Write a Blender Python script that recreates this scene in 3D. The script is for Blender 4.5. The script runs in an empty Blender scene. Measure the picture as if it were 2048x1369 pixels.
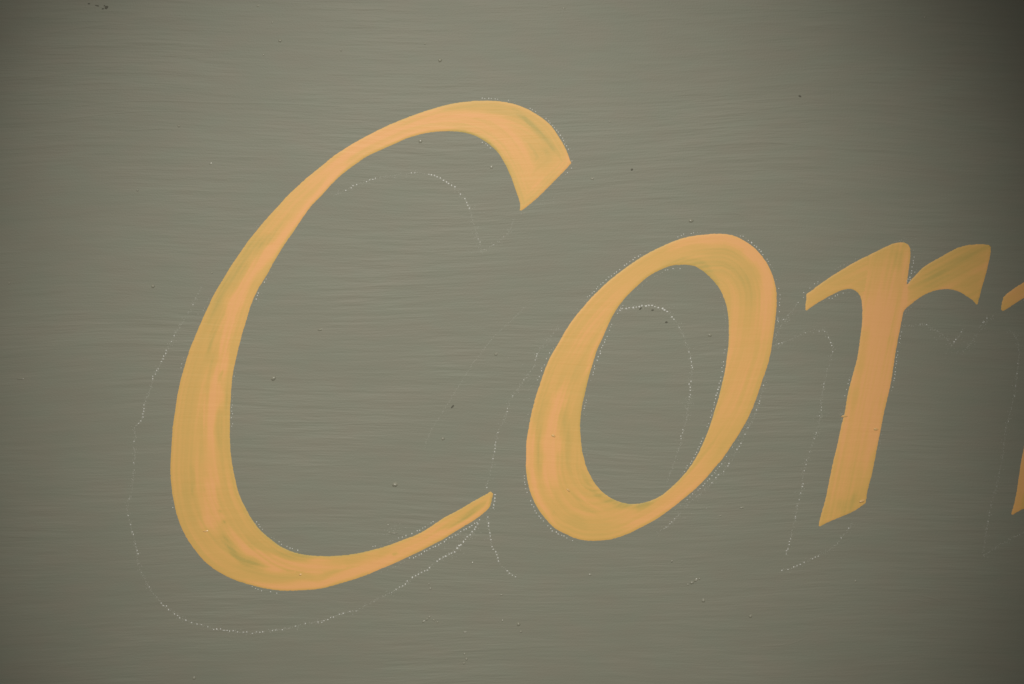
import bpy, math, random
import numpy as np
from mathutils import Vector
from mathutils.geometry import delaunay_2d_cdt

random.seed(11)
rng = np.random.default_rng(7)
sc = bpy.context.scene
C = sc.collection

# ------------------------------------------------------------------ scale
# board plane: x to the right, z up, front face y = 0, viewer on the -y side.
# Lettering was measured on a 2048 x 1369 sheet, 0.2 mm to the unit.
U = 0.0002
ZC = 1.40
def bx(px): return (px - 1024.0) * U
def bz(py): return ZC + (684.5 - py) * U

# ------------------------------------------------------------------ camera
cam = bpy.data.cameras.new('camera')
cam.sensor_width = 36.0
cam.lens = 50.0
cam.clip_start = 0.01
cam.clip_end = 50.0
camo = bpy.data.objects.new('camera', cam)
C.objects.link(camo)
camo.location = (0.0, -(2048 * U) * 50.0 / 36.0, ZC)
camo.rotation_euler = (math.radians(90), 0, 0)
sc.camera = camo

# ------------------------------------------------------------------ world + lamp
w = bpy.data.worlds.new('World')
sc.world = w
w.use_nodes = True
bg = w.node_tree.nodes['Background']
bg.inputs['Color'].default_value = (1.0, 0.97, 0.92, 1)
bg.inputs['Strength'].default_value = 0.105

sp = bpy.data.lights.new('vignette_spot', 'SPOT')  # added spot from above; its soft cone stands in for lens vignetting
sp.energy = 87.0
sp.color = (1.0, 0.965, 0.90)
sp.spot_size = math.radians(20.4)
sp.spot_blend = 1.0
sp.shadow_soft_size = 0.035
spo = bpy.data.objects.new('vignette_spot', sp)
C.objects.link(spo)
LAMP = Vector((-0.125, -1.425, ZC + 0.649))
AIM = Vector((-0.018, 0.0, ZC - 0.009))
spo.location = LAMP
spo.rotation_euler = (AIM - LAMP).to_track_quat('-Z', 'Y').to_euler()

sc.view_settings.view_transform = 'Standard'
sc.view_settings.look = 'None'
sc.view_settings.exposure = 0.0
sc.view_settings.gamma = 1.0
sc.view_settings.use_curve_mapping = False
sc.render.engine = 'CYCLES'

# ------------------------------------------------------------------ materials
def srgb(r, g, b):
    f = lambda c: (c / 255 / 12.92) if c / 255 <= 0.04045 else ((c / 255 + 0.055) / 1.055) ** 2.4
    return (f(r), f(g), f(b), 1.0)

class NT:
    def __init__(s, name):
        s.m = bpy.data.materials.new(name)
        s.m.use_nodes = True
        s.t = s.m.node_tree
        s.b = s.t.nodes['Principled BSDF']
    def n(s, kind, **kw):
        x = s.t.nodes.new(kind)
        for k, v in kw.items():
            setattr(x, k, v)
        return x
    def l(s, a, b): s.t.links.new(a, b)
    def math(s, op, a, b=None, c=None):
        x = s.n('ShaderNodeMath', operation=op)
        for i, v in enumerate((a, b, c)):
            if v is None: continue
            if isinstance(v, (int, float)): x.inputs[i].default_value = v
            else: s.l(v, x.inputs[i])
        return x.outputs[0]
    def noise(s, vec, scale, detail=2.0, rough=0.5):
        x = s.n('ShaderNodeTexNoise')
        x.inputs['Scale'].default_value = scale
        x.inputs['Detail'].default_value = detail
        x.inputs['Roughness'].default_value = rough
        s.l(vec, x.inputs['Vector'])
        return x.outputs['Fac']
    def vec(s, x, y, z):
        v = s.n('ShaderNodeCombineXYZ')
        for i, q in enumerate((x, y, z)):
            if isinstance(q, (int, float)): v.inputs[i].default_value = q
            else: s.l(q, v.inputs[i])
        return v.outputs[0]
    def ramp(s, fac, stops, interp='LINEAR'):
        r = s.n('ShaderNodeValToRGB')
        r.color_ramp.interpolation = interp
        el = r.color_ramp.elements
        while len(el) < len(stops): el.new(0.5)
        for e, (p, c) in zip(el, stops):
            e.position = p; e.color = c
        s.l(fac, r.inputs[0])
        return r.outputs[0]

def brush_fields(nt):
    """Long horizontal bristle marks left by the flat brush on the ground coat."""
    tc = nt.n('ShaderNodeTexCoord')
    sep = nt.n('ShaderNodeSeparateXYZ')
    nt.l(tc.outputs['Object'], sep.inputs[0])
    X, Z = sep.outputs['X'], sep.outputs['Z']
    flat = nt.vec(X, 0.0, Z)
    # wander of the hand: strokes rise and dip a little
    lowv = nt.vec(nt.math('MULTIPLY', X, 5.0), 0.0, nt.math('MULTIPLY', Z, 9.0))
    wander = nt.math('MULTIPLY', nt.math('SUBTRACT', nt.noise(lowv, 1.0, 1.0), 0.5), 0.020)
    Zw = nt.math('ADD', Z, wander)
    def band(sx, sz, det, off):
        v = nt.vec(nt.math('MULTIPLY_ADD', X, sx, off), off, nt.math('MULTIPLY', Zw, sz))
        return nt.noise(v, 1.0, det, 0.55)
    fine = band(60.0, 1100.0, 2.0, 3.1)
    mid = band(40.0, 470.0, 2.5, 8.7)
    broad = band(10.0, 150.0, 2.0, 1.9)
    patch = nt.noise(nt.vec(nt.math('MULTIPLY', X, 14.0), 0.0, nt.math('MULTIPLY', Z, 34.0)), 1.0, 2.0)
    grain = nt.noise(flat, 1500.0, 2.0)
    return dict(X=X, Z=Z, flat=flat, fine=fine, mid=mid, broad=broad, patch=patch, grain=grain)

def board_height(nt, f, k=1.0):
    amp = nt.math('MAXIMUM', nt.math('MULTIPLY_ADD', f['patch'], 2.6, -0.65), 0.22)
    a = nt.math('MULTIPLY', nt.math('SUBTRACT', f['fine'], 0.5), 0.65)
    b = nt.math('MULTIPLY', nt.math('SUBTRACT', f['mid'], 0.5), 1.7)
    c = nt.math('MULTIPLY', nt.math('SUBTRACT', f['broad'], 0.5), 1.6)
    h = nt.math('MULTIPLY', nt.math('ADD', nt.math('ADD', a, b), c), amp)
    g = nt.math('MULTIPLY', f['grain'], 0.45)
    return nt.math('MULTIPLY', nt.math('ADD', h, g), k)

BOARD_LO = (0.222, 0.223, 0.173, 1)
BOARD_HI = (0.253, 0.251, 0.197, 1)
def board_material():
    nt = NT('olive_grey_ground_paint')
    f = brush_fields(nt)
    tone = nt.math('ADD', nt.math('MULTIPLY', f['mid'], 0.30), nt.math('MULTIPLY', f['fine'], 0.20))
    tone = nt.math('ADD', tone, nt.math('MULTIPLY', f['patch'], 0.50))
    col = nt.ramp(tone, [(0.30, BOARD_LO), (0.70, BOARD_HI)])
    # faint greener and browner drifts in the mixed colour
    hue = nt.noise(nt.vec(nt.math('MULTIPLY', f['X'], 55.0), 4.0, nt.math('MULTIPLY', f['Z'], 110.0)), 1.0, 2.0)
    mixn = nt.n('ShaderNodeMix', data_type='RGBA', blend_type='MULTIPLY')
    mixn.inputs['Factor'].default_value = 1.0
    nt.l(col, mixn.inputs[6])
    nt.l(nt.ramp(hue, [(0.32, (0.965, 1.0, 0.985, 1)), (0.68, (1.0, 0.975, 0.965, 1))]), mixn.inputs[7])
    nt.l(mixn.outputs[2], nt.b.inputs['Base Color'])
    nt.b.inputs['Roughness'].default_value = 0.55
    nt.b.inputs['Specular IOR Level'].default_value = 0.22
    bp = nt.n('ShaderNodeBump')
    bp.inputs['Strength'].default_value = 1.0
    bp.inputs['Distance'].default_value = 0.00016
    nt.l(board_height(nt, f), bp.inputs['Height'])
    nt.l(bp.outputs[0], nt.b.inputs['Normal'])
    return nt.m

def letter_material():
    nt = NT('ochre_lettering_enamel')
    f = brush_fields(nt)
    at = nt.n('ShaderNodeAttribute', attribute_name='coat')
    coat = nt.math('ADD', at.outputs['Fac'], nt.math('MULTIPLY', nt.math('SUBTRACT', f['fine'], 0.5), 0.20))
    coat = nt.math('ADD', coat, nt.math('MULTIPLY', nt.math('SUBTRACT', f['mid'], 0.5), 0.22))
    fac = nt.math('MULTIPLY_ADD', coat, 0.5, 0.5)
    col = nt.ramp(fac, [(0.0, (0.510, 0.374, 0.104, 1)), (0.28, (0.632, 0.408, 0.114, 1)),
                        (0.55, (0.715, 0.424, 0.124, 1)), (0.80, (0.795, 0.428, 0.143, 1)), (1.0, (0.830, 0.428, 0.160, 1))])
    nt.l(col, nt.b.inputs['Base Color'])
    nt.b.inputs['Roughness'].default_value = 0.5
    nt.b.inputs['Specular IOR Level'].default_value = 0.3
    bp = nt.n('ShaderNodeBump')
    bp.inputs['Strength'].default_value = 1.0
    bp.inputs['Distance'].default_value = 0.00016
    nt.l(board_height(nt, f, 0.30), bp.inputs['Height'])
    nt.l(bp.outputs[0], nt.b.inputs['Normal'])
    return nt.m

def plain(name, col, rough, spec=0.3):
    nt = NT(name)
    tc = nt.n('ShaderNodeTexCoord')
    n = nt.noise(tc.outputs['Object'], 900.0, 2.0)
    lo = tuple(c * 0.86 for c in col[:3]) + (1,)
    nt.l(nt.ramp(n, [(0.3, lo), (0.7, col)]), nt.b.inputs['Base Color'])
    nt.b.inputs['Roughness'].default_value = rough
    nt.b.inputs['Specular IOR Level'].default_value = spec
    return nt.m

M_board = board_material()
M_letter = letter_material()
M_chalk = plain('white_chalk', (0.70, 0.70, 0.66, 1), 0.95)
M_dust = plain('faint_chalk_dust', (0.42, 0.42, 0.36, 1), 0.95)
M_nib = plain('olive_paint_nib', (0.28, 0.275, 0.21, 1), 0.3, 0.5)
M_nibl = plain('ochre_paint_nib', (0.76, 0.47, 0.18, 1), 0.3, 0.5)
M_dark = plain('dark_chip', (0.115, 0.112, 0.085, 1), 0.8)

# ------------------------------------------------------------------ the sign
sign = bpy.data.objects.new('painted_sign', None)
C.objects.link(sign)
sign.location = (0, 0, ZC - 0.55)
sign['label'] = 'olive grey painted signboard with ochre italic lettering and white dotted chalk outlines'
sign['category'] = 'sign'

def link(name, me, mat, parent=sign, label=None, kind=None):
    o = bpy.data.objects.new(name, me)
    C.objects.link(o)
    o.parent = parent
    o.matrix_parent_inverse = parent.matrix_world.inverted()
    if parent is sign:
        o.matrix_parent_inverse.translation = -Vector(sign.location)
    if mat is not None and len(me.materials) == 0:
        me.materials.append(mat)
    if label: o['label'] = label
    if kind: o['kind'] = kind
    return o

def mesh(name, v, f, smooth=True):
    me = bpy.data.meshes.new(name)
    me.from_pydata([tuple(map(float, p)) for p in v], [], [tuple(map(int, q)) for q in f])
    me.update()
    if smooth:
        me.polygons.foreach_set('use_smooth', [True] * len(me.polygons))
    return me

# the board: 2.4 x 1.1 m, 18 mm thick, arrises eased
def build_panel():
    hx, z0, z1, T, r = 1.2, ZC - 0.55, ZC + 0.55, 0.018, 0.003
    v = []
    for (ins, y) in ((r, 0.0), (0.0, r), (0.0, T)):
        v += [(-hx + ins, y, z0 + ins), (hx - ins, y, z0 + ins), (hx - ins, y, z1 - ins), (-hx + ins, y, z1 - ins)]
    f = [(0, 1, 2, 3), (11, 10, 9, 8)]
    for k in (0, 4):
        for i in range(4):
            j = (i + 1) % 4
            f.append((k + i, k + 4 + i, k + 4 + j, k + j))
    return link('panel', mesh('panel', v, f, False), M_board, label='olive grey board with fine horizontal brush marks')
panel = build_panel()

# ------------------------------------------------------------------ outlines
C_OUT = [(1143,327),(1138,314),(1131,296),(1120.6,277),(1107.8,259),(1095,245),(1079.7,232.4),(1059,219.6),(1036,210),(1010.7,204.3),
 (985,201.5),(959.5,201),(934,203),(908.4,206.8),(882.8,213),(857.3,220.3),(824,231),(793.4,243),(762.7,257),(732,273),(701.3,290.5),
 (672,309),(640,334),(607.6,361),(578,388.5),(552.4,416.5),(524.8,447.7),(501,477.5),(477,510),(451,550),(434.4,577.8),(416.6,612.3),
 (399,650.8),(386,682),(376.5,706),(367,738),(357.5,776.6),(350.6,814),(345.6,853.6),(342.3,893),(340.4,940),(342.3,965),(346,997),
 (352.5,1028.8),(360.4,1050.5),(368,1068),(383,1093.8),(399,1113.6),(418.6,1132.3),(442.3,1148),(466,1159.5),(497.5,1169.8),(529,1177.4),
 (556.7,1181),(586.3,1181.8),(615.9,1180.6),(645.4,1177),(678,1169.3),(722,1155.3),(763,1138),(804,1120.5),(845,1101),(886,1079.5),
 (927,1054.8),(955.8,1036.4),(978.4,1017),(983.5,1003),(986.8,988)]
C_IN = [(981.5,982.7),(947.6,1001.5),(916.9,1020),(886,1037.4),(855.3,1057),(830.7,1071),(804,1081.5),(773.3,1091.5),(742.5,1100),
 (714,1107),(683,1110.8),(655,1111.8),(625.7,1110.6),(597,1107),(576.4,1100),(556.7,1090),(537,1075),(517.2,1056.4),(501.5,1034.7),
 (487.7,1009),(477.8,983.4),(470.5,957.8),(465,930.5),(461.6,903),(460.4,877),(460.2,847.7),(461.2,808),(463,774.7),(467,743),
 (472.9,715.5),(481,684),(490,652.7),(503.4,609.3),(521.2,570),(537,544.3),(552.7,517),(575,481.5),(597.8,447.7),(625,411),(640,395.5),(660,373),
 (690.5,344.5),(730,317),(765.4,299),(791,287.5),(824,274.8),(857.3,265.6),(885.4,262.5),(916,264.4),(944.2,270.7),(967.2,282.2),
 (990.2,300),(1005.5,320.6),(1018.3,346),(1028.5,371.7),(1036.2,394.7),(1040.5,410),(1037.5,426)]
C_END = [(1050.3,417.7),(1087.3,384.5),(1120.6,351)]
O_OUT = [(1076,779),(1085.7,748.4),(1098.8,717.7),(1115,688.4),(1135.5,654.7),(1157,624),(1176.5,602),(1192,586.5),(1221.5,558.7),
 (1258.4,531),(1293.3,508.5),(1324,492),(1354.8,479.7),(1385.6,472.2),(1416.4,468),(1447,468),(1467.6,471.5),(1488,480.8),(1508.6,496),
 (1525,513.6),(1539.4,536),(1547.6,558.7),(1552.7,581),(1553.8,606),(1551.7,634.6),(1546.6,675.6),(1538.3,723),(1523.7,767),(1506,816),
 (1491.6,846),(1468,884),(1442,922),(1433,932),(1412.7,957),(1383.5,986),(1357,1006.7),(1328,1028),(1308.3,1042),(1279,1058),
 (1249.7,1070.6),(1220.4,1078.7),(1191,1082.4),(1169,1081.6),(1147.2,1076.5),(1129.6,1068.4),(1110.6,1058.2),(1091.5,1039),(1075.4,1018.6),
 (1062.2,993.7),(1055,968.8),(1051.7,944),(1050.8,914.6),(1052,891.8),(1055,865.5),(1059.3,840.6),(1066.6,811.3)]
O_IN = [(1365,530.4),(1385.6,532),(1402,540.2),(1420.5,555.6),(1436.9,575),(1447,595.6),(1454.3,618.2),(1457,642.8),(1457,675.6),
 (1453.8,712),(1450,740),(1442,776),(1430,816.9),(1415.6,862),(1401,898),(1380.6,933),(1354.3,964.4),(1329,987),(1308,998),(1287.8,1004.7),
 (1267.3,1007),(1246.8,1005),(1230.7,999.6),(1210.2,987.9),(1194,971.8),(1182.3,952.7),(1173.5,933.7),(1167.7,914.6),(1164,898),
 (1161.8,874),(1161.6,848),(1163.3,821.5),(1167.7,796.6),(1175,765),(1183.8,733.8),(1194,703),(1205.8,675.2),(1219,647.4),(1232,622.5),
 (1246.8,602),(1270,577),(1293.3,555.6),(1320,541.3),(1344.6,532)]
R_OUT = [(1610,625),(1612.4,588.5),(1639,568.4),(1668,549.4),(1701.8,529.3),(1735.3,511.4),(1764.4,496.8),(1784.5,487.9),(1795.7,485.2),
 (1809,485.2),(1818,491),(1821.4,500),(1821.4,514.7),(1818,543.8),(1814,569),(1827,555),(1847,534.8),(1876,515.8),(1903,501.3),
 (1925.4,492.6),(1947.8,489),(1970,488.3),(1979,490.6),(1982.9,497),(1981.3,512.5),(1974.6,537),(1965.7,570.6),(1959,597.5),(1954.5,614),
 (1945.5,602),(1932,591.9),(1916.5,583),(1898.6,579.6),(1878.5,581),(1858.3,586.3),(1840.4,595.2),(1824.8,606.4),(1808,622),(1804.7,640),
 (1795.7,684.7),(1789,722.7),(1782,765),(1777,790.4),(1770,820.8),(1761.8,862.9),(1752.5,909.6),(1743,951.7),(1736,979.8),(1731.5,1006.7),
 (1707,1024),(1671.8,1039.4),(1648.5,1050),(1635.6,1056),(1640,1036),(1653,986.8),(1664.8,930.7),(1676.5,877),(1688,825.5),(1700.5,767),
 (1710.8,727),(1718.6,687),(1723,655.6),(1724.8,626.5),(1724,608.6),(1720.8,595.2),(1714,585),(1704,579),(1692.9,579),(1679.4,583),
 (1657,594.5),(1634.7,607.5),(1621.3,616.5)]
N_OUT = [(2001,625),(2006,595),(2019,584),(2037,571),(2060,557),(2090,540),(2120,523),(2150,506),(2172,497),(2188,495),(2199,501),(2203,511),
 (2203,526),(2199,550),(2195,578),(2222,548),(2260,520),(2298,503),(2330,498),(2355,504),(2371,523),(2375,558),(2367,612),(2350,700),
 (2325,830),(2306,925),(2301,962),(2309,981),(2328,978),(2352,966),(2350,984),(2320,1010),(2280,1031),(2246,1034),(2227,1014),(2227,978),
 (2240,900),(2262,790),(2285,680),(2294,612),(2287,582),(2267,573),(2240,586),(2212,612),(2189,640),(2180,700),(2160,790),(2135,910),
 (2116,985),(2096,1001),(2070,1011),(2048,1018),(2034,1025),(2020.5,1034),(2030,997.6),(2038,951),(2044.7,908.6),(2058,845),(2075,770),
 (2093,690),(2101,645),(2102,615),(2096,597),(2084,590),(2066,591),(2048,597),(2028,608.6),(2012.6,619)]

def smooth_closed(pts, step=2.5, corner=38.0, sig=3):
    """Catmull-Rom through hand-measured points, corners kept sharp, light smoothing of the runs."""
    p = np.array(pts, float); n = len(p)
    isc = []
    for i in range(n):
        a = p[i] - p[i - 1]; b = p[(i + 1) % n] - p[i]
        ang = abs(math.degrees(math.atan2(a[0] * b[1] - a[1] * b[0], a @ b)))
        isc.append(ang > corner)
    out, cm = [], []
    for i in range(n):
        p1, p2 = p[i], p[(i + 1) % n]
        p0 = p[i - 1] if not isc[i] else 2 * p1 - p2
        p3 = p[(i + 2) % n] if not isc[(i + 1) % n] else 2 * p2 - p1
        L = np.linalg.norm(p2 - p1); m = max(1, int(round(L / step)))
        for k in range(m):
            t = k / m
            out.append(0.5 * ((2 * p1) + (-p0 + p2) * t + (2 * p0 - 5 * p1 + 4 * p2 - p3) * t * t + (-p0 + 3 * p1 - 3 * p2 + p3) * t ** 3))
            cm.append(isc[i] and k == 0)
    q = np.array(out); cm = np.array(cm)
    N = len(q)
    near = np.zeros(N, bool)
    for i in np.where(cm)[0]:
        for d in range(-2, 3): near[(i + d) % N] = True
    for _ in range(sig * 3):
        s = 0.25 * np.roll(q, 1, 0) + 0.5 * q + 0.25 * np.roll(q, -1, 0)
        q = np.where(near[:, None], q, s)
    # tremor of the hand along the edge
    tr = np.interp(np.arange(N), np.arange(0, N + 9, 9), rng.normal(0, 0.55, N // 9 + 2)[:len(np.arange(0, N + 9, 9))])
    tr = np.convolve(np.concatenate([tr[-6:], tr, tr[:6]]), np.ones(13) / 13, 'valid')
    tr += rng.normal(0, 0.20, N)
    tg = np.roll(q, -1, 0) - np.roll(q, 1, 0)
    nr = np.stack([-tg[:, 1], tg[:, 0]], 1) / (np.linalg.norm(tg, axis=1)[:, None] + 1e-9)
    tr[near] = 0
    return q + nr * tr[:, None]

def seg_dist(P, poly, closed=True):
    """distance from every P to the polyline and the arc position of the foot"""
    A = poly; B = np.roll(poly, -1, 0)
    if not closed: A, B = poly[:-1], poly[1:]
    L = np.linalg.norm(B - A, axis=1); cum = np.concatenate([[0], np.cumsum(L)[:-1]])
    best = np.full(len(P), 1e9); arc = np.zeros(len(P))
    for i in range(len(A)):
        d = B[i] - A[i]; l2 = d @ d + 1e-12
        t = np.clip(((P - A[i]) @ d) / l2, 0, 1)
        q = P - (A[i] + t[:, None] * d)
        dd = np.hypot(q[:, 0], q[:, 1])
        m = dd < best
        best[m] = dd[m]; arc[m] = (cum[i] + t * L[i])[m]
    return best, arc, L.sum()

def inside(P, loops):
    c = np.zeros(len(P), bool)
    for poly in loops:
        a = poly; b = np.roll(poly, -1, 0)
        for i in range(len(a)):
            y0, y1 = a[i, 1], b[i, 1]
            if y0 == y1: continue
            m = ((P[:, 1] >= min(y0, y1)) & (P[:, 1] < max(y0, y1)))
            xs = a[i, 0] + (P[:, 1] - y0) * (b[i, 0] - a[i, 0]) / (y1 - y0)
            c ^= m & (P[:, 0] < xs)
    return c

_tab = rng.random((4, 256, 256))
def vnoise(x, y, k=0, px=256):
    T = _tab[k]
    xi = np.floor(x).astype(int); yi = np.floor(y).astype(int)
    fx = x - xi; fy = y - yi
    fx = fx * fx * (3 - 2 * fx); fy = fy * fy * (3 - 2 * fy)
    g = lambda i, j: T[(i % px) % 256, j % 256]
    return ((g(xi, yi) * (1 - fx) + g(xi + 1, yi) * fx) * (1 - fy) + (g(xi, yi + 1) * (1 - fx) + g(xi + 1, yi + 1) * fx) * fy) * 2 - 1

# smears of thick and thin paint: (path, half width, amount); + warm full coat, - thin greenish coat
S_C = [
 ([(640,365),(700,312),(760,280),(860,243),(930,236),(985,255),(1030,290),(1055,335),(1078,372)],20,.75),
 ([(895,216),(960,214),(1020,222)],12,-.25),
 ([(862,268),(930,272),(975,294),(1008,335),(1022,375)],8,-.75),
 ([(960,275),(1000,315)],8,-.4),
 ([(1030,222),(1049,236),(1074,262),(1100,287),(1115,312)],5,-.75),
 ([(1085,300),(1110,305)],10,-.35),
 ([(1125,310),(1136,325),(1110,350)],10,.5),
 ([(690,330),(740,304),(800,282),(850,268)],6,-.45),
 ([(690,318),(657,360),(600,430),(545,500),(512,550)],10,.8),
 ([(560,470),(519,487),(487,538),(448,588),(420,640)],13,-.55),
 ([(530,470),(500,512),(470,560)],10,-.2),
 ([(576,450),(517,525),(480,585),(460,625),(453,665),(446,700),(441,745),(431,790),(423,828),(419,867),(423,900),(424,940)],12,1.0),
 ([(500,565),(480,625),(470,660)],12,.35),
 ([(432,640),(420,690),(414,735)],5,-.45),
 ([(446,740),(441,768)],2.5,-.9),
 ([(455,740),(447,800),(446,860),(447,920),(452,960)],6,-.45),
 ([(440,790),(436,850),(437,900)],3,-.35),
 ([(414,950),(422,999),(425,1040),(432,1060)],15,1.0),
 ([(372,960),(372,1020),(385,1060)],12,-.25),
 ([(385,930),(384,1000)],4,-.3),
 ([(452,1060),(478,1080),(498,1102),(527,1118),(557,1131),(616,1137),(680,1135)],11,.9),
 ([(440,1060),(452,1082),(470,1106),(490,1123),(520,1136)],8,-.85),
 ([(500,1070),(530,1098),(580,1116),(640,1121)],8,-.35),
 ([(497,1163),(540,1172),(586,1175),(640,1168),(700,1152),(780,1122)],8,.7),
 ([(420,1080),(445,1110),(480,1140)],14,.15),
 ([(690,1138),(763,1124),(845,1080),(900,1045)],16,.6),
 ([(860,1080),(930,1043),(975,1010)],7,.5),
 ([(876,1064),(900,1050),(927,1033),(962,1010)],4.5,-.65),
 ([(782,1111),(793,1108)],3,-1.2),
 ([(441,1020),(445,1022)],2.5,-.9),([(449,1043),(453,1040)],3,-.9),
 ([(980,990),(976,1012)],3,-.6)]
S_O = [
 ([(1340,492),(1385,481),(1447,476),(1488,490),(1519,518),(1534,550),(1530,583),(1527,620),(1525,670)],12,.8),
 ([(1406,497),(1450,510),(1488,538),(1500,580)],24,-.45),
 ([(1330,530),(1365,520),(1400,528),(1430,556),(1446,585)],8,-.6),
 ([(1490,640),(1480,700),(1470,770),(1440,850)],26,.35),
 ([(1462,640),(1461,700),(1448,770)],3,.35),
 ([(1260,560),(1215,605),(1180,660),(1140,720)],22,.22),
 ([(1225,640),(1190,700),(1170,760)],8,.45),
 ([(1135,770),(1121,797),(1112,833),(1106,870),(1100,906),(1096,950),(1100,985)],14,.95),
 ([(1066,850),(1060,890),(1058,930),(1064,975),(1080,1010),(1110,1045)],7,.85),
 ([(1090,800),(1082,840),(1078,870),(1075,921),(1078,950)],6,-.6),
 ([(1100,780),(1092,815)],12,-.3),
 ([(1135,830),(1135,870),(1132,920),(1138,950)],6,-.5),
 ([(1160,935),(1175,970),(1200,995),(1240,1013),(1275,1014),(1300,1005)],7,-.65),
 ([(1270,1022),(1300,1008)],7,-.6),
 ([(1230,1040),(1290,1030),(1340,1000),(1390,955),(1430,905)],14,.6),
 ([(1145,985),(1165,1015),(1200,1032)],3,-.3),([(1150,975),(1172,1005),(1210,1024)],2,.4),
 ([(1120,1040),(1176,1066),(1230,1066)],14,-.3),
 ([(1107,1024),(1112,1026)],4,-.7)]
S_R = [
 ([(1775,560),(1768,604),(1760,671),(1748,738),(1730,820),(1712,900)],32,.85),
 ([(1812,500),(1810,560),(1806,610)],6,.55),
 ([(1795,500),(1792,540)],8,-.55),
 ([(1775,495),(1740,525),(1690,550),(1640,580)],14,-.25),
 ([(1740,560),(1735,600)],10,-.2),
 ([(1655,580),(1690,572),(1715,578)],5,.3),
 ([(1840,560),(1880,535),(1930,515),(1965,505)],20,-.5),
 ([(1830,585),(1880,560),(1930,555),(1955,580)],14,-.35),
 ([(1840,590),(1880,577),(1920,579)],3,.35),
 ([(1975,498),(1970,540),(1958,590)],5,.25),
 ([(1760,800),(1745,880),(1730,950)],9,.5),
 ([(1725,985),(1705,1005),(1670,1025)],13,-.6),
 ([(1690,860),(1675,930),(1660,1000)],10,.25)]
S_N = [([(2015,606),(2050,580),(2100,560)],14,.35),([(2140,560),(2120,680),(2090,830),(2060,950)],30,.5),([(2040,1005),(2070,990)],12,-.3)]

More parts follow.
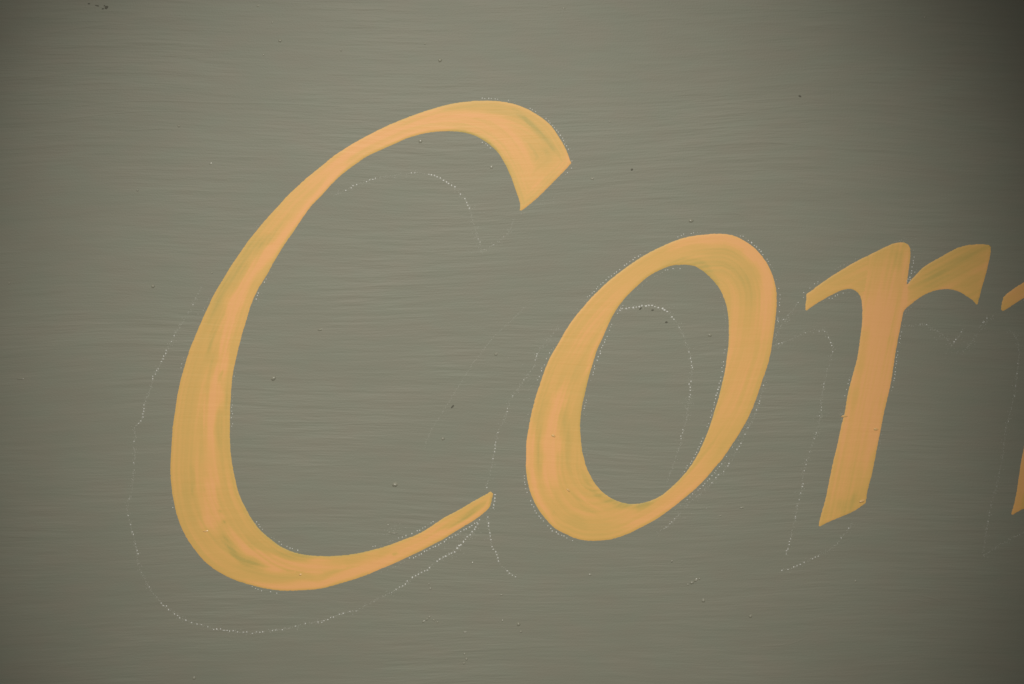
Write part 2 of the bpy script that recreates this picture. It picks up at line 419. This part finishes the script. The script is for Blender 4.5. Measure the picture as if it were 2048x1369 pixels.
def build_letter(loops, smears, label, across, base=0.0, inner=None):
    sp_ = 3.0
    allp = np.concatenate(loops)
    lo, hi = allp.min(0), allp.max(0)
    gx = np.arange(lo[0], hi[0], sp_); gy = np.arange(lo[1], hi[1], sp_ * 0.866)
    G = np.array([(x + (sp_ / 2 if j % 2 else 0), y) for j, y in enumerate(gy) for x in gx])
    G = G + rng.normal(0, 0.25, G.shape)
    G = G[inside(G, loops)]
    dmin = np.min([seg_dist(G, l[::2])[0] for l in loops], axis=0)
    G = G[dmin > 1.4]
    # three rings hugging the edge carry the rounded lip of the paint film
    bnd, edges, off = [], [], 0
    for l in loops:
        n = len(l)
        edges += [(off + i, off + (i + 1) % n) for i in range(n)]
        bnd.append(l); off += n
    B = np.concatenate(bnd)
    V2 = [Vector(p) for p in B] + [Vector(p) for p in G]
    res = delaunay_2d_cdt(V2, edges, [], 0, 1e-5)
    P = np.array([(v.x, v.y) for v in res[0]])
    F = [tuple(f) for f in res[2]]
    cen = np.array([P[list(f)].mean(0) for f in F])
    keep = inside(cen, loops)
    F = [f for f, k in zip(F, keep) if k]
    d = np.min([seg_dist(P, l)[0] for l in loops], axis=0)
    # stroke coordinates
    if across == 'ribbon':
        t, s, L = seg_dist(P, loops[0])
        per = max(4, int(L / 160)); s = s / L * per
    else:
        t = P[:, 0] + 0.21 * P[:, 1]; s = P[:, 1] / 160.0; per = 256
        arm = (P[:, 1] < 640) & ((P[:, 0] < P[:, 1] * -0.2 + 1845) & (P[:, 0] < 1735) | (P[:, 0] > 1815))
        t = np.where(arm, P[:, 1] + 0.5 * P[:, 0], t); s = np.where(arm, P[:, 0] / 110.0, s)
    coat = np.full(len(P), base)
    coat += 0.30 * vnoise(s, t / 2.8, 0, per) + 0.26 * vnoise(s * 1.0, t / 7.5, 1, per) + 0.16 * vnoise(s, t / 26.0, 2, per)
    wob = np.stack([vnoise(P[:, 0] / 40, P[:, 1] / 40, 3), vnoise(P[:, 0] / 40 + 50, P[:, 1] / 40 + 9, 3)], 1) * 4.0
    for path, hw, amt in smears:
        pp = np.array(path, float)
        dd, arc, L = seg_dist(P + wob, pp, False)
        fade = np.clip(arc / (0.18 * L + 1), 0, 1) * np.clip((L - arc) / (0.18 * L + 1), 0, 1)
        fade = 0.35 + 0.65 * fade
        hwv = hw * (1 + 0.35 * vnoise(arc / 30 + hw, arc * 0 + 3.3, 2))
        drag = vnoise(s * 0.9 + hw, t / 2.6, 1, 256) * 0.28 * hw + vnoise(s * 1.3, t / 7.0 + hw, 0, 256) * 0.22 * hw
        prof = 1 / (1 + (np.maximum(dd + drag, 0) / hwv) ** 5)
        dry = 1 + 0.45 * vnoise(s * 1.5, t / 3.5, 3, 256)
        coat += amt * prof * fade * dry
    rim = np.exp(-(d / 2.6) ** 2)
    coat += -0.16 * rim * (0.6 + 0.7 * vnoise(P[:, 0] / 60, P[:, 1] / 60, 1))
    if len(loops) > 1:      # thin brushed-out inner edge
        di = seg_dist(P, loops[1])[0]
        coat += -0.35 * np.exp(-(di / 5.0) ** 2)
    if inner is not None:
        di = seg_dist(P, np.array(inner, float), False)[0]
        coat += -0.45 * np.exp(-(di / 4.5) ** 2)
    coat = np.clip(coat, -1, 1)
    e = 3.2
    k = np.clip(d / e, 0, 1)
    h = 0.00008 * np.sqrt(np.maximum(0, 1 - (1 - k) ** 2))
    h = h + 0.000005 * np.exp(-((d - 4.5) / 2.6) ** 2) + (0.000006 * vnoise(s, t / 4.0, 2, per)) * k
    h = np.where(d < 1e-3, -0.00002, np.maximum(h, 0.000012))
    V = [(bx(p[0]), -hh, bz(p[1])) for p, hh in zip(P, h)]
    # face the viewer
    a, b, c = (np.array(V[i]) for i in F[0][:3])
    if np.cross(b - a, c - a)[1] > 0: F = [f[::-1] for f in F]
    me = mesh('letter', V, F)
    at = me.attributes.new('coat', 'FLOAT', 'POINT')
    at.data.foreach_set('value', coat.astype(np.float32))
    return link('letter', me, M_letter, label=label)

c_loop = smooth_closed(C_OUT + C_IN + C_END)
o_out = smooth_closed(O_OUT); o_in = smooth_closed(O_IN)
r_loop = smooth_closed(R_OUT, sig=1); n_loop = smooth_closed(N_OUT, sig=1)
build_letter([c_loop], S_C, 'large ochre italic capital C with orange and greenish brush streaks', 'ribbon', -0.02, C_IN)
build_letter([o_out, o_in], S_O, 'ochre italic lowercase o with open slanted oval counter', 'ribbon', 0.08)
build_letter([r_loop], S_R, 'ochre italic lowercase r with orange stem and darker arm', 'stem', 0.16)
build_letter([n_loop], S_N, 'ochre letter cut off by the edge of the photo, only slivers showing', 'stem', 0.35)

# ------------------------------------------------------------------ pounced chalk
class Dots:
    def __init__(s): s.v = []; s.f = []
    def dot(s, x, y, r, h=0.00009):
        n = 6; i0 = len(s.v); a0 = random.random() * 6.28
        r *= U * 0.9
        cx, cz = bx(x), bz(y)
        el = random.uniform(0.7, 1.3)
        for ring, (rr, hh) in enumerate(((1.0, -0.00001), (0.72, h * 0.75))):
            for k in range(n):
                a = a0 + k * 6.283 / n
                j = random.uniform(0.8, 1.2)
                s.v.append((cx + math.cos(a) * r * rr * j * el, -hh, cz + math.sin(a) * r * rr * j / el))
        s.v.append((cx, -h, cz))
        for k in range(n):
            k2 = (k + 1) % n
            s.f.append((i0 + k, i0 + k2, i0 + n + k2, i0 + n + k))
            s.f.append((i0 + n + k, i0 + n + k2, i0 + 2 * n))
    def build(s, name, mat, label):
        return link(name, mesh(name, s.v, s.f), mat, label=label, kind='stuff')

def resample(pts, step):
    p = np.array(pts, float)
    L = np.concatenate([[0], np.cumsum(np.hypot(*np.diff(p[:, :2], axis=0).T))])
    t = np.arange(0, L[-1], step)
    return [np.array([np.interp(q, L, p[:, c]) for c in range(p.shape[1])]) for q in t]

def pounce(D, E, pts, step=6.6):
    """pts: (x, y, strength 0..1). D collects the clear dots, E the faint dust."""
    for q in resample(pts, step):
        x, y, k = q
        x += random.gauss(0, 0.9); y += random.gauss(0, 0.9)
        if random.random() < 0.18 + k * 0.85:
            r = 0.9 + 1.15 * k * random.uniform(0.65, 1.2)
            (D if k > 0.3 or random.random() < 0.25 else E).dot(x, y, r)
        for _ in range(3):
            if random.random() < 0.35 + 0.4 * k:
                E.dot(x + random.gauss(0, 3.2), y + random.gauss(0, 3.2), random.uniform(0.5, 0.95), 0.00004)
    for q in resample(pts, 2.0):
        if random.random() < 0.7:
            E.dot(q[0] + random.gauss(0, 0.9), q[1] + random.gauss(0, 0.9), random.uniform(0.5, 0.9), 0.00003)

def hug(D, E, loop, dens, off=5.0, boosts=(), seed=0.0, side=1.0):
    """remains of the dotted outline that the lettering brush did not cover"""
    N = len(loop)
    area = 0.5 * np.sum(loop[:, 0] * np.roll(loop[:, 1], -1) - np.roll(loop[:, 0], -1) * loop[:, 1])
    sg = (1.0 if area > 0 else -1.0) * side
    tg = np.roll(loop, -3, 0) - np.roll(loop, 3, 0)
    nr = np.stack([tg[:, 1], -tg[:, 0]], 1) / (np.linalg.norm(tg, axis=1)[:, None] + 1e-9) * sg
    ss = np.arange(N)
    pat = vnoise(ss / 26.0 + seed, ss * 0 + seed, 2)
    offn = off + 2.2 * vnoise(ss / 40.0 + seed, ss * 0 + 7.7, 1)
    i = 0.0
    while i < N:
        j = int(i) % N
        p = loop[j] + nr[j] * (offn[j] + random.gauss(0, 0.7))
        k = dens + 0.45 * pat[j]
        for (x0, y0, x1, y1, b) in boosts:
            if x0 <= p[0] <= x1 and y0 <= p[1] <= y1: k += b
        if k > 0.12 and random.random() < min(0.95, 0.25 + k):
            r = 0.85 + 0.85 * min(1.1, k) * random.uniform(0.6, 1.2)
            (D if k > 0.3 else E).dot(p[0], p[1], r)
        if random.random() < 0.35 * max(0.0, k):
            E.dot(p[0] + random.gauss(0, 3), p[1] + random.gauss(0, 3), random.uniform(0.5, 1.0), 0.00004)
        i += 2.55

PC = [[(403,574,.1),(391,598,.22),(385,612,.25),(370,638,.2),(349,670,.3),(331,709,.55),(316,736,.4),(306,754,.5),(302,774,.25),(288,810,.4),
  (286,833,.5),(279,845,.5),(267,860,.25),(271,873,.3),(266,892,.4),(270,904,.1),(268,939,.15),(266,952,.2),(263,983,.15),(255,1012,.5),(255,1026,.5),
  (260,1048,.35),(265,1065,.5),(268,1080,.35),(273,1098,.6),(274,1106,.5),(276,1127,.3),(280,1140,.25),(289,1156,.2),(296,1173,.2),(313,1195,.4),
  (318,1202,.65),(330,1213,.6),(342,1222,.65),(354,1231,.5),(367,1239,.6),(383,1246,.6),(403,1250,.4),(427,1259,.6),(456,1261,.65),(485,1265,.5),
  (506,1267,.5),(528,1264,.5),(550,1260,.6),(575,1257,.25),(598,1252,.5),(619,1246,.35),(643,1243,.5),(663,1236,.5),(684,1228,.6),(712,1222,.1),
  (756,1198,.1),(787,1183,.2),(804,1173,.7),(828,1154,.8),(840,1147,.5),(855,1140,.8),(867,1128,.75),(886,1116,.9),(910,1103,1.0),(927,1082,.9),
  (940,1070,.6),(948,1060,.85),(957,1046,.8)],
 [(666,392,.15),(691,382,.5),(706,373,.5),(724,365,.35),(743,359,.6),(765,355,.05),(793,350,.15),(819,347,.45),(839,346,.4),(852,348,.75),(862,349,.8),
  (875,354,.75),(890,362,.75),(906,373,.7),(919,385,.6),(929,397,.75),(936,411,.6),(943,425,.4),(947,451,.15),(953,464,.2),(961,494,.3),(963,507,.25)],
 [(963,502,.2),(993,487,.3),(1014,469,.3),(1031,436,.1)]]
PC_FAINT = [[(1051,613,0),(1025,640,0),(987,674,0),(945,729,0),(907,789,.02),(881,831,0),(860,865,0),(847,899,0)]]
PO = [[(1116,657,.2),(1096,680,.05),(1078,702,.3),(1073,712,.45),(1068,734,.25),(1042,770,.3),(1019,801,.3),(1015,818,.3),(1006,844,.35),(996,865,.4),
  (991,890,.45),(987,916,.45),(981,941,.5),(976,958,.5),(972,978,.5)],
 [(975,1034,.45),(978,1055,.7),(980,1071,.6),(983,1092,.55),(991,1104,.65),(995,1116,.7),(999,1127,.6),(1006,1134,.3),(1013,1141,.65),(1023,1149,.45),(1032,1155,.35)],
 [(990,990,.8),(987,1006,.7),(986,1017,.6)],
 [(1239,620,.5),(1252,617,.8),(1265,616,.8),(1281,613,.9),(1291,611,1.0),(1306,613,1.0),(1316,616,.95),(1324,619,.9),(1338,626,.75),(1347,638,.7),(1354,648,.25),
  (1363,664,.2),(1373,686,.3),(1377,699,.65),(1379,708,.6),(1382,721,.6),(1384,735,.45),(1383,750,.5),(1378,766,.55),(1381,777,.55),(1379,799,.45),(1376,817,.6),
  (1374,829,.4),(1370,852,.4),(1366,864,.5),(1363,881,.5),(1358,896,.3),(1348,928,.1),(1334,963,.05)],
 [(1530,758,.35),(1527,770,.45),(1523,790,.2),(1518,808,.45),(1510,827,.55),(1509,834,.5),(1500,849,.3),(1491,868,.5),(1486,878,.45),(1474,899,.5),(1465,916,.4),
  (1455,934,.55),(1446,943,.5),(1430,960,.35),(1407,983,.2),(1381,1004,.2),(1360,1028,.2),(1345,1043,.35),(1334,1054,.35),(1316,1065,.4)]]
PR = [[(1597,605,.1),(1580,628,.12),(1562,652,.12),(1551,674,.15)],[(1556,641,.35),(1578,640,.35)],[(1990,628,.05),(1962,660,.05),(1940,690,.03),(1925,705,.02)],[(1551,688,.35),(1562,687,.5),(1575,682,.2),(1606,669,.2),(1619,663,.25),(1630,660,.2),(1646,661,.2),(1654,665,.5),(1658,677,.5),(1663,687,.5),(1666,695,.55),
  (1663,714,.25),(1661,725,.2),(1657,734,.1),(1649,764,.35),(1643,797,.25),(1642,828,.25),(1639,844,.4),(1633,863,.35),(1618,909,.25),(1608,942,.45),(1603,981,.4),
  (1594,1021,.3),(1592,1036,.35),(1585,1056,.35),(1582,1074,.4),(1577,1089,.55),(1573,1110,.2)],
 [(1563,1140,.45),(1580,1138,.5),(1592,1133,.5),(1611,1125,.55),(1626,1116,.4),(1649,1106,.4),(1673,1089,.1),(1686,1072,.4),(1700,1055,.4),(1707,1041,.4)],
 [(1808,653,.15),(1825,653,.1),(1845,647,.3),(1856,653,.35),(1868,660,.25),(1878,664,.3),(1890,674,.1),(1901,687,.1),(1903,694,.2),(1908,685,.65),(1914,677,.65),(1919,671,.5),(1928,658,.35)],
 [(1950,660,.05),(1962,652,.2),(1970,642,.5),(1976,635,.55)]]
PN = [[(2019,661,.25),(2030,670,.3),(2036,684,.3),(2038,710,.05),(2035,743,.35),(2030,786,.15),(2017,839,.45),(2013,854,.25),(2004,921,.2),(1992,976,.25),(1983,1010,.1),
  (1973,1057,.2),(1966,1108,.1)],
 [(1967,1112,.2),(1992,1095,.1),(2021,1078,.3),(2038,1070,.25),(2070,1055,.3),(2110,1015,.3)],
 [(2120,680,.3),(2150,655,.3),(2185,645,.3),(2215,650,.3),(2218,690,.3),(2200,780,.3),(2170,920,.3),(2150,1040,.3),(2160,1095,.3),(2210,1110,.3),(2260,1090,.3)]]

def chalk(paths, faint, hugs, what, smudges=()):
    D, E = Dots(), Dots()
    for p in paths: pounce(D, E, p)
    for p in faint:
        for q in resample(p, 1.8):
            if random.random() < 0.85: E.dot(q[0] + random.gauss(0, 0.8), q[1] + random.gauss(0, 0.8), random.uniform(0.5, 0.85), 0.00003)
    for (sx, sy, rx, ry, cnt) in smudges:      # powder brushed about by the hand
        for _ in range(cnt): E.dot(random.gauss(sx, rx), random.gauss(sy, ry), random.uniform(0.45, 0.85), 0.00003)
    for h_ in hugs: hug(D, E, *h_)
    o = D.build('chalk_outline', M_chalk, 'white dotted chalk outline pounced around and beside ' + what)
    s = link('chalk_dust', mesh('chalk_dust', E.v, E.f), M_dust, parent=o, kind='stuff')
    s.matrix_parent_inverse.identity()

chalk(PC, PC_FAINT, [(c_loop, -0.10, 4.5, [(960,190,1150,300,.55),(1040,320,1150,430,.45),(740,1030,870,1120,.6),(870,1040,960,1110,.75),(500,1040,600,1110,.6),
      (455,690,490,860,.35),(330,690,470,760,.15),(495,540,540,600,.4),(330,990,370,1060,.25),(500,1160,560,1200,.45)], 3.3)], 'the capital C', [(788,1060,14,7,34),(925,1072,18,9,60),(905,1100,14,8,30),(778,1070,8,4,14),(1085,395,16,12,30),(950,460,8,30,24)])
chalk(PO, [], [(o_out, 0.28, 5.0, [(1500,470,1570,700,.25),(1380,440,1480,475,-.2),(1150,1060,1420,1100,-.5),(1050,1000,1130,1070,.3)], 9.1),
               (o_in, 0.20, 5.5, [(1430,590,1470,830,.3),(1160,600,1260,820,.3),(1200,960,1350,1010,-.5)], 14.2, -1.0)], 'the lowercase o', [(1376,815,7,12,26),(1095,690,18,26,34),(1380,1000,20,16,24),(1290,612,22,4,26),(1060,770,16,20,20)])
chalk(PR, [], [(r_loop, -0.02, 4.5, [(1600,470,1830,600,.3),(1640,760,1720,960,.25),(1780,660,1820,780,.25),(1640,1020,1740,1070,-.6),(1830,480,1990,620,-.25)], 21.0)], 'the lowercase r', [(1551,690,7,5,22),(1570,640,12,4,18),(1642,832,8,10,22),(1685,830,3,6,12),(1910,690,22,10,24),(1808,482,14,4,18)])
chalk(PN, [], [(n_loop, 0.0, 4.5, [], 31.0)], 'the cut off letter')

# ------------------------------------------------------------------ grit, chips and scratches in the paint
def blob_mesh(name, seed):
    r = random.Random(seed)
    v, f = [], []
    n = 9
    for ring, (rr, hh) in enumerate(((1.25, -0.08), (1.0, 0.22), (0.72, 0.62), (0.36, 0.9))):
        for k in range(n):
            a = k * 6.2832 / n; j = r.uniform(0.68, 1.32)
            v.append((math.cos(a) * rr * j, -hh * r.uniform(0.9, 1.1), math.sin(a) * rr * j))
    v.append((0, -1.0, 0))
    for q in range(3):
        for k in range(n):
            k2 = (k + 1) % n
            f.append((q * n + k, q * n + k2, (q + 1) * n + k2, (q + 1) * n + k))
    for k in range(n): f.append((3 * n + k, 3 * n + (k + 1) % n, 4 * n))
    return v, f

blobs = {}
for mname, mm in (('olive', M_nib), ('ochre', M_nibl), ('dark', M_dark)):
    blobs[mname] = []
    for s in range(3):
        me = mesh('paint_nib', *blob_mesh('b', 100 + s))
        me.materials.append(mm); blobs[mname].append(me)

def nib(x, y, r, kind='olive', stretch=1.0, ang=0.0, tall=0.75, lift=0.0, name='paint_nib'):
    o = link(name, random.choice(blobs[kind]), None)
    o.location = (bx(x), -lift, bz(y))
    o.scale = (r * U * stretch, r * U * tall * 0.62, r * U / stretch)
    o.rotation_euler = (0, math.radians(ang), 0)
    return o

NIBS = [(547,757,4.6,1.15,-40,.9),(790,970,4.4,1.2,0,.8),(880,121,3.6,1,0,.9),(306,573,3.4,1,0,.9),(358,253,2.6,1,0,.9),(275,381,2.4,1,0,.9),(560,82,3.0,1,0,.8),
 (682,101,2.6,1,0,.7),(850,88,2.6,1,0,.7),(1382,442,4.0,1.2,0,.8),(640,660,3.2,1.3,0,.8),(992,709,3.0,1,0,.8),(886,878,3.0,1,0,.8),(1037,1249,3.4,1,0,.9),
 (1042,1264,2.6,1,0,.8),(1501,1233,3.2,1,0,.9),(1384,1166,3.0,1.2,-20,.8),(1392,1161,3.2,1.2,-30,.8),(1399,1158,2.6,1.2,-30,.8),(1407,1202,3.2,1,0,.8),
 (1376,1170,2.0,1,0,.7),(847,1244,2.6,1.2,-30,.8),(854,1239,2.8,1.2,-40,.8),(859,1235,2.2,1,0,.8),(868,1241,2.6,1.3,20,.8),(875,1245,2.2,1,0,.8),
 (929,1309,2.2,1,0,.8),(933,1319,2.8,1,0,.8),(928,1327,2.8,1.2,-20,.8),(861,1178,2.6,1,0,.7),(858,1169,2.0,1,0,.7),(788,1067,3.4,2.2,0,.6),(778,1066,2.0,1,0,.8),
 (776,1051,2.0,1,0,.6),(1484,1016,3.0,1.4,0,.6),(1441,1032,2.4,1.4,0,.6),(1420,671,3.2,1.2,0,.7),(841,283,3.6,1,0,.6),(983,335,3.0,1,0,.5),(424,546,2.2,1,0,.8),
 (18,567,2.6,1,0,.7),(41,758,3.0,2.4,0,.5),(388,1357,3.0,1,0,.7),(1128,17,2.6,1.2,0,.6),(1850,35,2.6,1,0,.6),(1005,1242,2.0,1,0,.6),(930,1265,2.4,1.8,0,.5),
 (1180,1150,2.6,1.4,0,.5),(1344,1123,1.8,1,0,.6),(1711,1163,2.4,1,0,.6),(421,328,2.6,1,0,.5),(516,12,2.6,1,0,.6),(545,45,2.2,1,0,.6),(527,110,2.2,1,0,.6),
 (945,1126,2.2,1,0,.5),(1003,1190,2.6,1.8,0,.5),(1185,358,3.0,1.2,0,.5),(1220,244,2.0,1,0,.6)]
for x, y, r, st, a, tl in NIBS: nib(x, y, r * (0.85 if r < 2.9 else 1.0), 'olive', st, a, tl)
for x, y, r, st, a in [(1107,872,3.2,1.3,30),(1752,859,3.2,1.4,10),(1689,833,3.2,1.8,0),(1724,1003,3.6,1.6,-15),(1137,981,2.8,1.5,50),(411,1063,2.6,1.6,0),(601,1150,2.0,1.3,0)]:
    nib(x, y, r, 'ochre', st, a, .7, 0.0001)
for x, y, r, st, a in [(1264,340,2.1,1.1,0),(213,15,3.3,1.2,-30),(206,18,1.8,1.4,0),(194,12,2.2,1.7,15),(178,8,1.7,1.5,0),(209,12,1.4,1.2,0),(905,814,2.6,1.4,-40),(1281,618,2.2,1.3,-40),
                       (1305,621,2.0,1.2,0),(1333,645,2.2,1.3,0),(1600,193,2.2,1.4,30),(1382,444,1.5,1.2,0),(1344,1124,1.5,1,0)]:
    nib(x, y, r, 'dark', st, a, .12, 0.0, 'paint_chip')

# raised ridges where the brush turned or a hair dragged through the wet coat
def ridge(pts, wd, ht):
    q = resample(smooth_open(pts), 3.0)
    v, f = [], []
    n = len(q)
    for i in range(n):
        a = q[max(0, i - 1)]; b = q[min(n - 1, i + 1)]
        t = (b - a) / (np.linalg.norm(b - a) + 1e-9); nn = np.array([-t[1], t[0]])
        env = math.sin(math.pi * (i + 0.5) / n) ** 0.6
        for u_, hh in ((-1, -0.05), (-0.5, 0.6), (0, 1.0), (0.5, 0.6), (1, -0.05)):
            p = q[i] + nn * u_ * wd * env
            v.append((bx(p[0]), -hh * ht * env, bz(p[1])))
    for i in range(n - 1):
        for k in range(4):
            f.append((5 * i + k, 5 * i + k + 1, 5 * i + 6 + k, 5 * i + 5 + k))
    a, b, c = (np.array(v[i]) for i in f[0][:3])
    if np.cross(b - a, c - a)[1] > 0: f = [x[::-1] for x in f]
    return link('brush_ridge', mesh('brush_ridge', v, f), M_board)

def smooth_open(pts):
    p = np.array(pts, float); out = []
    for i in range(len(p) - 1):
        p0 = p[max(0, i - 1)]; p1 = p[i]; p2 = p[i + 1]; p3 = p[min(len(p) - 1, i + 2)]
        for t in np.linspace(0, 1, 10, endpoint=False):
            out.append(0.5 * ((2 * p1) + (-p0 + p2) * t + (2 * p0 - 5 * p1 + 4 * p2 - p3) * t * t + (-p0 + 3 * p1 - 3 * p2 + p3) * t ** 3))
    out.append(p[-1])
    return np.array(out)

for pts, wd, ht in [
    ([(1830,1190),(1850,1193),(1872,1199),(1893,1209)], 2.6, .00006),
    ([(1822,1198),(1845,1203),(1870,1208)], 2.0, .00004),
    ([(90,223),(160,212),(240,204),(330,202),(450,206),(560,207),(640,211),(760,216),(830,222)], 2.6, .00005),
    ([(60,250),(150,236),(240,226),(310,222),(420,224)], 2.2, .00004),
    ([(70,75),(140,58),(200,51),(290,45)], 2.4, .00004),
    ([(250,262),(300,259),(335,257)], 2.0, .00005),
    ([(1350,212),(1420,206),(1500,208),(1580,212)], 2.4, .00004),
    ([(1480,283),(1560,287),(1640,294)], 2.2, .00005),
    ([(1510,1294),(1580,1288),(1620,1272)], 2.4, .00004),
    ([(1390,425),(1440,424),(1480,430),(1510,455)], 2.2, .00004),
    ([(660,850),(720,848),(800,846)], 2.0, .00005),
    ([(520,935),(620,932),(720,931)], 2.0, .00004),
    ([(30,160),(120,148),(260,130),(330,126)], 2.6, .00003)]:
    ridge(pts, wd, ht)
